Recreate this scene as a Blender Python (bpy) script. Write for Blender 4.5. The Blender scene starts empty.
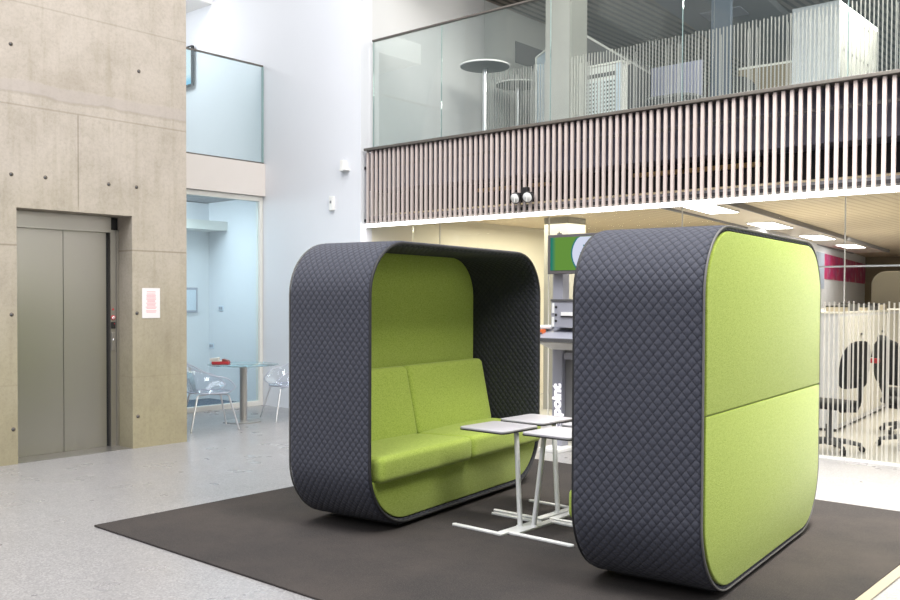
import bpy, bmesh, math, random
from mathutils import Vector, Matrix
random.seed(7)
SC = bpy.context.scene
COL = SC.collection
PI = math.pi

# ------------------------------------------------------------------ materials
def new_mat(name):
    m = bpy.data.materials.new(name); m.use_nodes = True
    nt = m.node_tree
    for n in list(nt.nodes): nt.nodes.remove(n)
    out = nt.nodes.new('ShaderNodeOutputMaterial')
    return m, nt, out
def N(nt, kind, **kw):
    n = nt.nodes.new(kind)
    for k, v in kw.items():
        if k.startswith('i_'):
            n.inputs[k[2:].replace('_', ' ')].default_value = v
        else: setattr(n, k, v)
    return n
def L(nt, a, b): nt.links.new(a, b)
def c4(c): return (c[0], c[1], c[2], 1.0)
def srgb(r, g, b):
    f = lambda v: (v/255/12.92) if v/255 <= .04045 else ((v/255+.055)/1.055)**2.4
    return (f(r), f(g), f(b))
def math_n(nt, op, a, b=None, clamp=False):
    n = nt.nodes.new('ShaderNodeMath'); n.operation = op; n.use_clamp = clamp
    for i, v in enumerate((a, b)):
        if v is None: continue
        if isinstance(v, (int, float)): n.inputs[i].default_value = v
        else: L(nt, v, n.inputs[i])
    return n.outputs[0]
def mixc(nt, fac, a, b):
    n = nt.nodes.new('ShaderNodeMix'); n.data_type = 'RGBA'
    for sock, v in ((n.inputs[0], fac), (n.inputs[6], a), (n.inputs[7], b)):
        if isinstance(v, (int, float)): sock.default_value = v
        elif isinstance(v, tuple): sock.default_value = c4(v)
        else: L(nt, v, sock)
    return n.outputs[2]
def noise(nt, scale, detail=3, rough=.5, vec=None):
    n = nt.nodes.new('ShaderNodeTexNoise')
    n.inputs['Scale'].default_value = scale; n.inputs['Detail'].default_value = detail; n.inputs['Roughness'].default_value = rough
    if vec is not None: L(nt, vec, n.inputs['Vector'])
    return n.outputs['Fac']
def ramp(nt, fac, lo, hi, a=0., b=1.):
    n = nt.nodes.new('ShaderNodeMapRange'); n.clamp = True
    n.inputs[1].default_value = lo; n.inputs[2].default_value = hi; n.inputs[3].default_value = a; n.inputs[4].default_value = b
    L(nt, fac, n.inputs[0]); return n.outputs[0]
def objco(nt): return nt.nodes.new('ShaderNodeTexCoord').outputs['Object']
def mapping(nt, vec, scale=(1,1,1)):
    n = nt.nodes.new('ShaderNodeMapping'); n.inputs['Scale'].default_value = scale; L(nt, vec, n.inputs['Vector']); return n.outputs[0]
def bump(nt, h, strength=.3, dist=.01):
    n = nt.nodes.new('ShaderNodeBump'); n.inputs['Strength'].default_value = strength; n.inputs['Distance'].default_value = dist
    L(nt, h, n.inputs['Height']); return n.outputs[0]

def plain(name, col, rough=.5, metal=0., var=.06, scale=6., spec=.5):
    m, nt, out = new_mat(name)
    p = nt.nodes.new('ShaderNodeBsdfPrincipled')
    nz = noise(nt, scale, 3, .5, objco(nt))
    a = tuple(c*(1-var) for c in col); b = tuple(min(1, c*(1+var)) for c in col)
    L(nt, mixc(nt, nz, a, b), p.inputs['Base Color'])
    p.inputs['Roughness'].default_value = rough; p.inputs['Metallic'].default_value = metal
    p.inputs['Specular IOR Level'].default_value = spec
    L(nt, p.outputs[0], out.inputs[0]); return m
def emit(name, col, strength):
    m, nt, out = new_mat(name)
    e = nt.nodes.new('ShaderNodeEmission'); e.inputs[0].default_value = c4(col); e.inputs[1].default_value = strength
    L(nt, e.outputs[0], out.inputs[0]); return m

M = {}
M['wall_white'] = plain('wall_white', (.74, .75, .795), .6, var=.015, scale=1.2)
M['wall_cream'] = plain('wall_cream', (.80, .765, .66), .6, var=.02, scale=1.5)
M['wall_upper'] = plain('wall_upper', (.66, .66, .66), .6, var=.02, scale=1.5)
M['fascia'] = plain('fascia', (.76, .70, .66), .5, var=.02)
M['white_paint'] = plain('white_paint', (.8, .79, .77), .4, var=.02)
M['off_white'] = plain('off_white', (.78, .765, .72), .45, var=.02)
M['brown_wall'] = plain('brown_wall', srgb(128, 114, 90), .7, var=.05, scale=1)
M['dark_recess'] = plain('dark_recess', (.022, .020, .024), .8)
M['navy'] = plain('navy', (.075, .073, .105), .7, var=.04)
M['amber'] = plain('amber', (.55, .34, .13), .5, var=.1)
M['grey_mid'] = plain('grey_mid', (.22, .22, .24), .5)
M['grey_dark'] = plain('grey_dark', (.08, .08, .085), .5)
M['lilac_metal'] = plain('lilac_metal', (.36, .37, .44), .4, .3, var=.03)
M['panel_grey'] = plain('panel_grey', (.21, .21, .215), .5)
M['black'] = plain('black', (.012, .012, .014), .45)
M['black_fabric'] = plain('black_fabric', (.018, .019, .022), .85, scale=60, var=.2)
M['chrome'] = plain('chrome', (.74, .74, .77), .28, 1., var=.02)
M['steel_satin'] = plain('steel_satin', (.50, .48, .47), .32, .9, var=.04)
M['white_metal'] = plain('white_metal', (.78, .78, .78), .35, var=.02)
M['cap_rail'] = plain('cap_rail', (.16, .145, .13), .4, .4)
M['table_white'] = plain('table_white', (.47, .455, .495), .35, var=.02)
M['table_edge'] = plain('table_edge', (.03, .028, .03), .5)
M['plinth'] = plain('plinth', (.03, .03, .032), .6)
M['piping'] = plain('piping', (.13, .127, .125), .6)
M['piping_dark'] = plain('piping_dark', (.02, .02, .024), .6)
M['red'] = plain('red', (.55, .04, .05), .5)
M['orange'] = plain('orange', (.75, .16, .04), .5)
M['yellow'] = plain('yellow', (.85, .6, .05), .5)
M['lilac_board'] = plain('lilac_board', (.46, .47, .68), .6, var=.03)
M['blue_board'] = plain('blue_board', (.42, .48, .60), .6)
M['pale_blue'] = plain('pale_blue', (.62, .70, .80), .5)
M['frame_grey'] = plain('frame_grey', (.10, .095, .10), .4)
M['column'] = plain('column', (.40, .395, .37), .7, var=.06, scale=5)
M['pink_ink'] = plain('pink_ink', (.80, .50, .53), .7)
M['paper'] = plain('paper', (.86, .83, .85), .7, var=.01)
M['green_screen'] = None
M['carpet_blue'] = plain('carpet_blue', (.055, .08, .13), .95, scale=80, var=.2)
M['floor_inside'] = plain('floor_inside', (.50, .48, .45), .5, scale=40, var=.05)
M['light_panel'] = emit('light_panel', (1., .97, .92), 9.)
M['glow'] = emit('glow', (1., .97, .98), 11.)
M['lens'] = plain('lens', (.75, .75, .74), .15)
M['plug_dark'] = plain('plug_dark', (.16, .135, .11), .8)
M['raft'] = plain('raft', (.74, .66, .58), .6, var=.02)
M['raft_dark'] = plain('raft_dark', (.20, .205, .22), .6, var=.03)
M['trim_tan'] = plain('trim_tan', (.34, .30, .23), .5)

def glass_mat(name, tint, fmin=.04, fmax=.9, frost=0.):
    m, nt, out = new_mat(name)
    t = nt.nodes.new('ShaderNodeBsdfTransparent'); t.inputs[0].default_value = c4(tint)
    g = nt.nodes.new('ShaderNodeBsdfGlossy'); g.inputs['Roughness'].default_value = .02; g.inputs[0].default_value = (.95, 1, 1, 1)
    fr = nt.nodes.new('ShaderNodeFresnel'); fr.inputs[0].default_value = 1.45
    fac = ramp(nt, fr.outputs[0], 0, 1, fmin*.4, fmax)
    mx = nt.nodes.new('ShaderNodeMixShader'); L(nt, fac, mx.inputs[0]); L(nt, t.outputs[0], mx.inputs[1]); L(nt, g.outputs[0], mx.inputs[2])
    last = mx.outputs[0]
    if frost:
        d = nt.nodes.new('ShaderNodeBsdfDiffuse'); d.inputs[0].default_value = (.8, .95, 1, 1)
        m2 = nt.nodes.new('ShaderNodeMixShader'); m2.inputs[0].default_value = frost
        L(nt, last, m2.inputs[1]); L(nt, d.outputs[0], m2.inputs[2]); last = m2.outputs[0]
    L(nt, last, out.inputs[0]); return m
M['glass'] = glass_mat('glass', (.975, .985, .98), .01, .35)
M['glass_cyan'] = glass_mat('glass_cyan', (.935, .99, 1.), .02, .4, frost=.05)
M['glass_green'] = glass_mat('glass_green', (.945, .97, .96), .0, .3, frost=.02)
M['glass_edge'] = plain('glass_edge', (.30, .42, .42), .2)
M['acrylic'] = glass_mat('acrylic', (.93, .93, .97), .05, .55, frost=.06)
M['acrylic_edge'] = plain('acrylic_edge', (.56, .57, .68), .25)
M['table_glass'] = glass_mat('table_glass', (.70, .86, .90), .2, 1., frost=.06)

def striped_glass(name, ztop, opac):
    """clear glass carrying a film of vertical white lines below height ztop (object z)"""
    m, nt, out = new_mat(name)
    t = nt.nodes.new('ShaderNodeBsdfTransparent'); t.inputs[0].default_value = (.975, .985, .98, 1)
    g = nt.nodes.new('ShaderNodeBsdfGlossy'); g.inputs['Roughness'].default_value = .02
    fr = nt.nodes.new('ShaderNodeFresnel'); fr.inputs[0].default_value = 1.45
    fac = ramp(nt, fr.outputs[0], .02, 1, .0, .22)
    mx = nt.nodes.new('ShaderNodeMixShader'); L(nt, fac, mx.inputs[0]); L(nt, t.outputs[0], mx.inputs[1]); L(nt, g.outputs[0], mx.inputs[2])
    s = nt.nodes.new('ShaderNodeSeparateXYZ'); L(nt, objco(nt), s.inputs[0])
    x, z = s.outputs[0], s.outputs[2]
    def layer(period, width, prob, zt, jitter, seed):
        u = math_n(nt, 'DIVIDE', x, period)
        cell = math_n(nt, 'FLOOR', u); fr_ = math_n(nt, 'FRACT', u)
        w = nt.nodes.new('ShaderNodeTexWhiteNoise'); w.noise_dimensions = '1D'; L(nt, math_n(nt, 'ADD', cell, seed), w.inputs['W'])
        on = math_n(nt, 'LESS_THAN', w.outputs[0], prob)
        ln = math_n(nt, 'LESS_THAN', fr_, width)
        top = math_n(nt, 'ADD', zt, math_n(nt, 'MULTIPLY', w.outputs[0], jitter))
        below = math_n(nt, 'LESS_THAN', z, top)
        return math_n(nt, 'MULTIPLY', math_n(nt, 'MULTIPLY', on, ln), below)
    a = layer(.041, .27, 1.1, ztop, .02, 3.5)
    b = layer(.0273, .25, .26, ztop-.06, -.10, 91.5)
    msk = math_n(nt, 'MAXIMUM', a, b)
    d = nt.nodes.new('ShaderNodeBsdfDiffuse'); d.inputs[0].default_value = (.86, .84, .80, 1)
    tl = nt.nodes.new('ShaderNodeBsdfTranslucent'); tl.inputs[0].default_value = (.86, .84, .80, 1)
    dm = nt.nodes.new('ShaderNodeMixShader'); dm.inputs[0].default_value = .45; L(nt, d.outputs[0], dm.inputs[1]); L(nt, tl.outputs[0], dm.inputs[2])
    m2 = nt.nodes.new('ShaderNodeMixShader'); L(nt, math_n(nt, 'MULTIPLY', msk, opac), m2.inputs[0]); L(nt, mx.outputs[0], m2.inputs[1]); L(nt, dm.outputs[0], m2.inputs[2])
    L(nt, m2.outputs[0], out.inputs[0]); return m

def concrete():
    m, nt, out = new_mat('concrete')
    p = nt.nodes.new('ShaderNodeBsdfPrincipled'); co = objco(nt)
    s = nt.nodes.new('ShaderNodeSeparateXYZ'); L(nt, co, s.inputs[0]); z, y = s.outputs[2], s.outputs[1]
    big = ramp(nt, noise(nt, .9, 6, .62, co), .32, .68)
    warmz = ramp(nt, math_n(nt, 'ADD', z, math_n(nt, 'MULTIPLY', big, .8)), .4, 3.0)
    base = mixc(nt, warmz, srgb(170, 161, 134), srgb(191, 181, 171))
    base = mixc(nt, math_n(nt, 'MULTIPLY', ramp(nt, noise(nt, 2.2, 8, .7, co), .44, .72), .42), base, srgb(138, 129, 112))
    streak = noise(nt, 3., 5, .6, mapping(nt, co, (1, 5, .35)))
    base = mixc(nt, math_n(nt, 'MULTIPLY', ramp(nt, streak, .5, .8), .35), base, srgb(146, 136, 114))
    fine = noise(nt, 46, 5, .7, co)
    base = mixc(nt, math_n(nt, 'MULTIPLY', ramp(nt, fine, .45, .75), .22), base, srgb(96, 90, 78))
    blot = ramp(nt, noise(nt, 5.5, 7, .72, co), .64, .78)
    base = mixc(nt, math_n(nt, 'MULTIPLY', blot, .5), base, srgb(112, 106, 92))
    # cast joints of the formwork and the paler pour band, wobbling slightly
    wob = math_n(nt, 'MULTIPLY', math_n(nt, 'SUBTRACT', noise(nt, 2.5, 4, .6, co), .5), .10)
    zz = math_n(nt, 'ADD', z, wob)
    band = math_n(nt, 'MULTIPLY', ramp(nt, zz, 3.08, 3.095), ramp(nt, zz, 3.185, 3.20, 1, 0))
    base = mixc(nt, math_n(nt, 'MULTIPLY', band, .55), base, srgb(178, 168, 163))
    bedge = math_n(nt, 'MULTIPLY', ramp(nt, zz, 3.065, 3.08), ramp(nt, zz, 3.09, 3.105, 1, 0))
    base = mixc(nt, math_n(nt, 'MULTIPLY', bedge, .25), base, srgb(130, 120, 104))
    above = math_n(nt, 'MULTIPLY', ramp(nt, zz, 3.19, 3.21), ramp(nt, zz, 3.22, 3.42, 1, 0))
    base = mixc(nt, math_n(nt, 'MULTIPLY', math_n(nt, 'MULTIPLY', above, big), .35), base, srgb(150, 138, 122))
    def line(v, at, w, k, base):
        d = math_n(nt, 'ABSOLUTE', math_n(nt, 'SUBTRACT', v, at))
        return mixc(nt, math_n(nt, 'MULTIPLY', ramp(nt, d, w*.3, w, 1, 0), k), base, srgb(120, 111, 94))
    base = line(z, 1.827, .010, .55, base); base = line(z, 2.99, .010, .35, base); base = line(z, 3.84, .010, .25, base); base = line(z, .66, .008, .15, base)
    vl = math_n(nt, 'ABSOLUTE', math_n(nt, 'SUBTRACT', y, 3.951))
    vk = math_n(nt, 'MULTIPLY', ramp(nt, vl, .003, .008, 1, 0), math_n(nt, 'MULTIPLY', ramp(nt, z, 2.14, 2.2), ramp(nt, z, 2.97, 3.0, 1, 0)))
    base = mixc(nt, math_n(nt, 'MULTIPLY', vk, .5), base, srgb(100, 92, 78))
    L(nt, base, p.inputs['Base Color']); p.inputs['Roughness'].default_value = .7; p.inputs['Specular IOR Level'].default_value = .25
    L(nt, bump(nt, math_n(nt, 'ADD', fine, streak), .25, .006), p.inputs['Normal'])
    L(nt, p.outputs[0], out.inputs[0]); return m
M['concrete'] = concrete()

def terrazzo():
    m, nt, out = new_mat('terrazzo')
    p = nt.nodes.new('ShaderNodeBsdfPrincipled'); co = objco(nt)
    v = nt.nodes.new('ShaderNodeTexVoronoi'); v.inputs['Scale'].default_value = 125; L(nt, co, v.inputs['Vector'])
    hs = nt.nodes.new('ShaderNodeSeparateColor'); L(nt, v.outputs['Color'], hs.inputs[0])
    base = mixc(nt, ramp(nt, hs.outputs[0], .1, .9), (.235, .229, .237), (.345, .337, .345))
    base = mixc(nt, math_n(nt, 'MULTIPLY', math_n(nt, 'GREATER_THAN', hs.outputs[1], .86), .28), base, (.18, .175, .18))
    base = mixc(nt, math_n(nt, 'MULTIPLY', math_n(nt, 'GREATER_THAN', hs.outputs[2], .87), .4), base, (.50, .49, .485))
    base = mixc(nt, math_n(nt, 'MULTIPLY', noise(nt, .8, 3, .5, co), .2), base, (.25, .237, .237))
    L(nt, base, p.inputs['Base Color'])
    L(nt, ramp(nt, noise(nt, 3, 3, .5, co), .3, .7, .26, .36), p.inputs['Roughness'])
    L(nt, p.outputs[0], out.inputs[0]); return m
M['terrazzo'] = terrazzo()

def rug_mat():
    m, nt, out = new_mat('rug_pile')
    p = nt.nodes.new('ShaderNodeBsdfPrincipled'); co = objco(nt)
    a = noise(nt, 160, 3, .7, co); b = noise(nt, 1.3, 4, .6, co); c = noise(nt, 45, 3, .6, mapping(nt, co, (1, 3.5, 1)))
    base = mixc(nt, ramp(nt, a, .3, .7), (.025, .023, .023), (.078, .070, .067))
    base = mixc(nt, ramp(nt, c, .35, .7, 0, .5), base, (.030, .028, .030))
    base = mixc(nt, ramp(nt, b, .4, .7, 0, .5), base, (.088, .073, .066))
    L(nt, base, p.inputs['Base Color']); p.inputs['Roughness'].default_value = .95; p.inputs['Specular IOR Level'].default_value = .15
    L(nt, bump(nt, a, .5, .004), p.inputs['Normal']); L(nt, p.outputs[0], out.inputs[0]); return m
M['rug'] = rug_mat()

def steel_door():
    m, nt, out = new_mat('brushed_steel')
    p = nt.nodes.new('ShaderNodeBsdfPrincipled'); co = objco(nt)
    st = noise(nt, 30, 3, .6, mapping(nt, co, (60, 60, 1.5)))
    L(nt, mixc(nt, st, (.43, .41, .375), (.50, .48, .445)), p.inputs['Base Color'])
    p.inputs['Metallic'].default_value = .9; p.inputs['Roughness'].default_value = .36
    L(nt, bump(nt, st, .05, .002), p.inputs['Normal']); L(nt, p.outputs[0], out.inputs[0]); return m
M['steel'] = steel_door()

def fabric(name, lo, hi):
    m, nt, out = new_mat(name)
    p = nt.nodes.new('ShaderNodeBsdfPrincipled'); co = objco(nt)
    a = noise(nt, 190, 2, .6, co); b = noise(nt, 60, 3, .6, mapping(nt, co, (1, 1, 2.5)))
    f = ramp(nt, math_n(nt, 'ADD', math_n(nt, 'MULTIPLY', a, .6), math_n(nt, 'MULTIPLY', b, .4)), .36, .64)
    L(nt, mixc(nt, f, lo, hi), p.inputs['Base Color']); p.inputs['Roughness'].default_value = .9; p.inputs['Specular IOR Level'].default_value = .2
    p.inputs['Sheen Weight'].default_value = .15
    L(nt, bump(nt, f, .25, .003), p.inputs['Normal']); L(nt, p.outputs[0], out.inputs[0]); return m
M['green'] = fabric('green_felt', (.24, .328, .042), (.405, .492, .108))

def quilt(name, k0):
    m, nt, out = new_mat(name)
    p = nt.nodes.new('ShaderNodeBsdfPrincipled')
    uv = nt.nodes.new('ShaderNodeUVMap'); uv.uv_map = 'UVMap'
    s = nt.nodes.new('ShaderNodeSeparateXYZ'); L(nt, uv.outputs[0], s.inputs[0])
    P = .045
    k = PI/P
    w = math_n(nt, 'MULTIPLY', s.outputs[0], .85)
    d1 = math_n(nt, 'ABSOLUTE', math_n(nt, 'SINE', math_n(nt, 'MULTIPLY', math_n(nt, 'ADD', w, s.outputs[1]), k)))
    d2 = math_n(nt, 'ABSOLUTE', math_n(nt, 'SINE', math_n(nt, 'MULTIPLY', math_n(nt, 'SUBTRACT', w, s.outputs[1]), k)))
    h = math_n(nt, 'POWER', math_n(nt, 'MULTIPLY', d1, d2), .5)
    fine = noise(nt, 130, 3, .6, objco(nt))
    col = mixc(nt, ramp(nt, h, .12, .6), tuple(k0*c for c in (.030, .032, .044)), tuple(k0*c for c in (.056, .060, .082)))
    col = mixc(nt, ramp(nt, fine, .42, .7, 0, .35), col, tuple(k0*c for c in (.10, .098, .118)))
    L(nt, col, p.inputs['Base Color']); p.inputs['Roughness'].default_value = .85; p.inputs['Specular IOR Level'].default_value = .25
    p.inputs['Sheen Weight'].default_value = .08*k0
    hh = math_n(nt, 'ADD', h, math_n(nt, 'MULTIPLY', fine, .12))
    L(nt, bump(nt, hh, .5, .011), p.inputs['Normal']); L(nt, p.outputs[0], out.inputs[0]); return m
M['quilt'] = quilt('quilted_charcoal', 1.); M['quilt_shaded'] = quilt('quilted_shaded', .5)  # second copy is the same quilt, darkened to paint in the inner shade

def slat_wood():
    m, nt, out = new_mat('slat_wood')
    p = nt.nodes.new('ShaderNodeBsdfPrincipled'); co = objco(nt)
    w = noise(nt, 14, 4, .6, mapping(nt, co, (8, 8, .5)))
    L(nt, mixc(nt, w, (.50, .415, .39), (.63, .55, .525)), p.inputs['Base Color']); p.inputs['Roughness'].default_value = .5
    L(nt, p.outputs[0], out.inputs[0]); return m
M['slat_wood'] = slat_wood()

def batten_ceiling(name, a, b, period, axis, duty=.6):
    m, nt, out = new_mat(name)
    p = nt.nodes.new('ShaderNodeBsdfPrincipled'); co = objco(nt)
    s = nt.nodes.new('ShaderNodeSeparateXYZ'); L(nt, co, s.inputs[0])
    f = math_n(nt, 'FRACT', math_n(nt, 'DIVIDE', s.outputs[axis], period))
    k = math_n(nt, 'LESS_THAN', f, duty)
    L(nt, mixc(nt, k, b, a), p.inputs['Base Color']); p.inputs['Roughness'].default_value = .6
    L(nt, p.outputs[0], out.inputs[0]); return m
M['ceil_wood'] = batten_ceiling('ceil_wood', (.74, .63, .47), (.62, .50, .35), .11, 0, .7)
M['ceil_brown'] = batten_ceiling('ceil_brown', (.30, .245, .20), (.085, .07, .06), .12, 0, .55)

def perforated():
    m, nt, out = new_mat('perforated_white')
    p = nt.nodes.new('ShaderNodeBsdfPrincipled'); co = objco(nt)
    s = nt.nodes.new('ShaderNodeSeparateXYZ'); L(nt, co, s.inputs[0])
    fx = math_n(nt, 'FRACT', math_n(nt, 'DIVIDE', s.outputs[0], .05)); fz = math_n(nt, 'FRACT', math_n(nt, 'DIVIDE', s.outputs[2], .05))
    hx = math_n(nt, 'LESS_THAN', math_n(nt, 'ABSOLUTE', math_n(nt, 'SUBTRACT', fx, .5)), .24)
    hz = math_n(nt, 'LESS_THAN', math_n(nt, 'ABSOLUTE', math_n(nt, 'SUBTRACT', fz, .5)), .24)
    L(nt, mixc(nt, math_n(nt, 'MULTIPLY', hx, hz), (.74, .78, .80), (.05, .06, .07)), p.inputs['Base Color']); p.inputs['Roughness'].default_value = .5
    L(nt, p.outputs[0], out.inputs[0]); return m
M['perforated'] = perforated()

def poster():
    m, nt, out = new_mat('poster_print')
    p = nt.nodes.new('ShaderNodeBsdfPrincipled'); co = objco(nt)
    v = nt.nodes.new('ShaderNodeTexVoronoi'); v.inputs['Scale'].default_value = 2.6; L(nt, co, v.inputs['Vector'])
    n = noise(nt, 5, 4, .65, co)
    c = mixc(nt, ramp(nt, v.outputs['Distance'], .1, .6), (.62, .03, .13), (.45, .03, .16))
    c = mixc(nt, ramp(nt, n, .5, .66, 0, .8), c, (.42, .28, .36))
    c = mixc(nt, ramp(nt, noise(nt, 2.1, 2, .5, co), .56, .64, 0, .7), c, (.60, .45, .45))
    L(nt, c, p.inputs['Base Color']); p.inputs['Roughness'].default_value = .5; L(nt, p.outputs[0], out.inputs[0]); return m
M['poster'] = poster()

# screen pictures: simple coloured graphics emitted by the displays
def screen_mat(name, kind):
    m, nt, out = new_mat(name); co = objco(nt)
    s = nt.nodes.new('ShaderNodeSeparateXYZ'); L(nt, co, s.inputs[0])
    e = nt.nodes.new('ShaderNodeEmission')
    if kind == 'green':
        g = mixc(nt, ramp(nt, s.outputs[0], -.50, -.455), (.02, .20, .15), (.13, .28, .05))
        c = g
        e.inputs[1].default_value = 1.0
    else:
        c = mixc(nt, ramp(nt, s.outputs[2], -.22, -.12), (.25, .62, .85), (.80, .93, .98)); e.inputs[1].default_value = 1.0
    L(nt, c, e.inputs[0]); L(nt, e.outputs[0], out.inputs[0]); return m
M['screen_green'] = screen_mat('screen_green', 'green')
M['screen_blue'] = screen_mat('screen_blue', 'blue')
M['screen_white'] = emit('screen_white', (.66, .70, .86), 1.0)
M['screen_dark'] = emit('screen_dark', (.16, .09, .11), .8)
M['screen_teal'] = emit('screen_teal', (.03, .20, .22), .9)
M['text_white'] = plain('text_white', (.85, .82, .84), .4)
M['text_white'].node_tree.nodes['Principled BSDF'].inputs['Emission Color'].default_value = (1, .97, 1, 1)
M['text_white'].node_tree.nodes['Principled BSDF'].inputs['Emission Strength'].default_value = .8  # glow added to the white print so the lettering shows brighter

# ------------------------------------------------------------------ mesh tools
class MB:
    def __init__(s): s.bm = bmesh.new()
    def box(s, x0, x1, y0, y1, z0, z1, bev=0., seg=2, mi=0, f=None):
        r = bmesh.ops.create_cube(s.bm, size=1.0); vs = r['verts']
        for v in vs:
            v.co = Vector(((x0+x1)/2+v.co.x*(x1-x0), (y0+y1)/2+v.co.y*(y1-y0), (z0+z1)/2+v.co.z*(z1-z0)))
        fs = set(g for v in vs for g in v.link_faces)
        if bev > 0:
            es = list(set(e for v in vs for e in v.link_edges))
            b = bmesh.ops.bevel(s.bm, geom=es, offset=bev, segments=seg, profile=.5, affect='EDGES')
            vs = list(set(b['verts']) | set(v for v in vs if v.is_valid)); fs = set(g for v in vs for g in v.link_faces)
        for g in fs: g.material_index = mi
        if f:
            for v in vs: v.co = Vector(f(v.co))
        return vs
    def prism(s, poly, axis, a0, a1, bev=0., seg=2, mi=0):
        """extrude a 2-D polygon along an axis; poly coordinates are the two other axes in xyz order"""
        def P(p, a):
            q = list(p); q.insert(axis, a); return Vector(q)
        v0 = [s.bm.verts.new(P(p, a0)) for p in poly]; v1 = [s.bm.verts.new(P(p, a1)) for p in poly]
        n = len(poly); fs = [s.bm.faces.new(v0), s.bm.faces.new(v1[::-1])]
        for i in range(n): fs.append(s.bm.faces.new((v0[i], v1[i], v1[(i+1) % n], v0[(i+1) % n])))
        bmesh.ops.recalc_face_normals(s.bm, faces=fs)
        for g in fs: g.material_index = mi
        if bev > 0:
            es = list(set(fs[0].edges) | set(fs[1].edges))
            bmesh.ops.bevel(s.bm, geom=es, offset=bev, segments=seg, profile=.5, affect='EDGES')
        return fs
    def tube(s, pts, r, n=10, cap=True, mi=0, closed=False):
        pts = [Vector(p) for p in pts]; rs = r if isinstance(r, (list, tuple)) else [r]*len(pts)
        rings = []; m = len(pts); ref = None
        for i, p in enumerate(pts):
            if closed: d = pts[(i+1) % m]-pts[i-1]
            else: d = pts[min(i+1, m-1)]-pts[max(i-1, 0)]
            d.normalize()
            if ref is None: ref = Vector((0, 0, 1)) if abs(d.z) < .9 else Vector((1, 0, 0))
            a = d.cross(ref)
            if a.length < 1e-4: a = d.cross(Vector((.3, .9, .2)))
            a.normalize(); b = a.cross(d).normalized(); ref = b
            rings.append([s.bm.verts.new(p+(a*math.cos(2*PI*k/n)+b*math.sin(2*PI*k/n))*rs[i]) for k in range(n)])
        fs = []
        rng = range(m) if closed else range(m-1)
        for i in rng:
            A, B = rings[i], rings[(i+1) % m]
            for k in range(n): fs.append(s.bm.faces.new((A[k], A[(k+1) % n], B[(k+1) % n], B[k])))
        if cap and not closed: fs += [s.bm.faces.new(rings[0][::-1]), s.bm.faces.new(rings[-1])]
        bmesh.ops.recalc_face_normals(s.bm, faces=fs)
        for g in fs: g.material_index = mi; g.smooth = True
    def lathe(s, prof, cx=0, cy=0, n=32, mi=0):
        rings = []
        for r, z in prof:
            if r < 1e-6: rings.append([s.bm.verts.new((cx, cy, z))])
            else: rings.append([s.bm.verts.new((cx+r*math.cos(2*PI*k/n), cy+r*math.sin(2*PI*k/n), z)) for k in range(n)])
        fs = []
        for A, B in zip(rings, rings[1:]):
            for k in range(n):
                q = [A[k % len(A)], A[(k+1) % n % len(A)], B[(k+1) % n % len(B)], B[k % len(B)]]
                q = list(dict.fromkeys(q))
                if len(q) > 2: fs.append(s.bm.faces.new(q))
        bmesh.ops.recalc_face_normals(s.bm, faces=fs)
        for g in fs: g.material_index = mi; g.smooth = True
    def disc(s, c, nrm, r, t=.004, n=20, mi=0, sx=1.):
        c = Vector(c); nrm = Vector(nrm).normalized()
        s.tube([c-nrm*t/2, c+nrm*t/2], r, n, True, mi)
    def build(s, name, mats, parent=None, smooth=None, angle=35):
        me = bpy.data.meshes.new(name); s.bm.to_mesh(me); s.bm.free()
        for m in (mats if isinstance(mats, (list, tuple)) else [mats]): me.materials.append(m)
        o = bpy.data.objects.new(name, me); COL.objects.link(o)
        if parent: o.parent = parent
        if smooth:
            for p in me.polygons: p.use_smooth = True
            me.set_sharp_from_angle(angle=math.radians(angle))
        return o
def tag(o, label=None, cat=None, group=None, kind=None):
    if label: o['label'] = label
    if cat: o['category'] = cat
    if group: o['group'] = group
    if kind: o['kind'] = kind
    return o
def thing(name, label, cat, loc=(0, 0, 0), rz=0., group=None):
    o = bpy.data.objects.new(name, None); o.empty_display_size = .1; COL.objects.link(o)
    o.location = loc; o.rotation_euler = (0, 0, rz); return tag(o, label, cat, group)
def copy_tree(o, parent=None):
    c = o.copy(); COL.objects.link(c)
    if parent: c.parent = parent
    for ch in list(o.children): copy_tree(ch, c)
    return c
def structure(name, mb, mats, label, cat):
    o = mb.build(name, mats); return tag(o, label, cat, kind='structure')
def one(b, *a, **k):
    m = MB(); m.box(*b, **k); return m
def rrect(w, h, r, cx=0, cy=0, n=6, r2=None):
    """rounded rectangle; r for the upper corners, r2 for the lower ones"""
    r2 = r if r2 is None else r2; pts = []
    for sx, sy, a0, R in ((1, 1, 0, r), (-1, 1, 90, r), (-1, -1, 180, r2), (1, -1, 270, r2)):
        for i in range(n+1):
            a = math.radians(a0+90*i/n)
            pts.append((cx+sx*(w/2-R)+R*math.cos(a), cy+sy*(h/2-R)+R*math.sin(a)))
    return pts

# ------------------------------------------------------------------ setting
XW = -7.706
fl = MB(); fl.box(-9.65, 6, -8, 8.27, -.2, 0); structure('floor', fl, M['terrazzo'], 'pale grey speckled terrazzo floor of the atrium', 'floor')
fl = MB(); fl.box(-7.785, 6, 8.27, 24, -.2, -.002); structure('floor.001', fl, M['floor_inside'], 'light grey floor inside the glazed office', 'floor')
fl = MB(); fl.box(-16, -9.66, 4, 7.5, -.2, -.002); structure('floor.002', fl, M['carpet_blue'], 'dark blue carpet behind the glass at left', 'floor')

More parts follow.
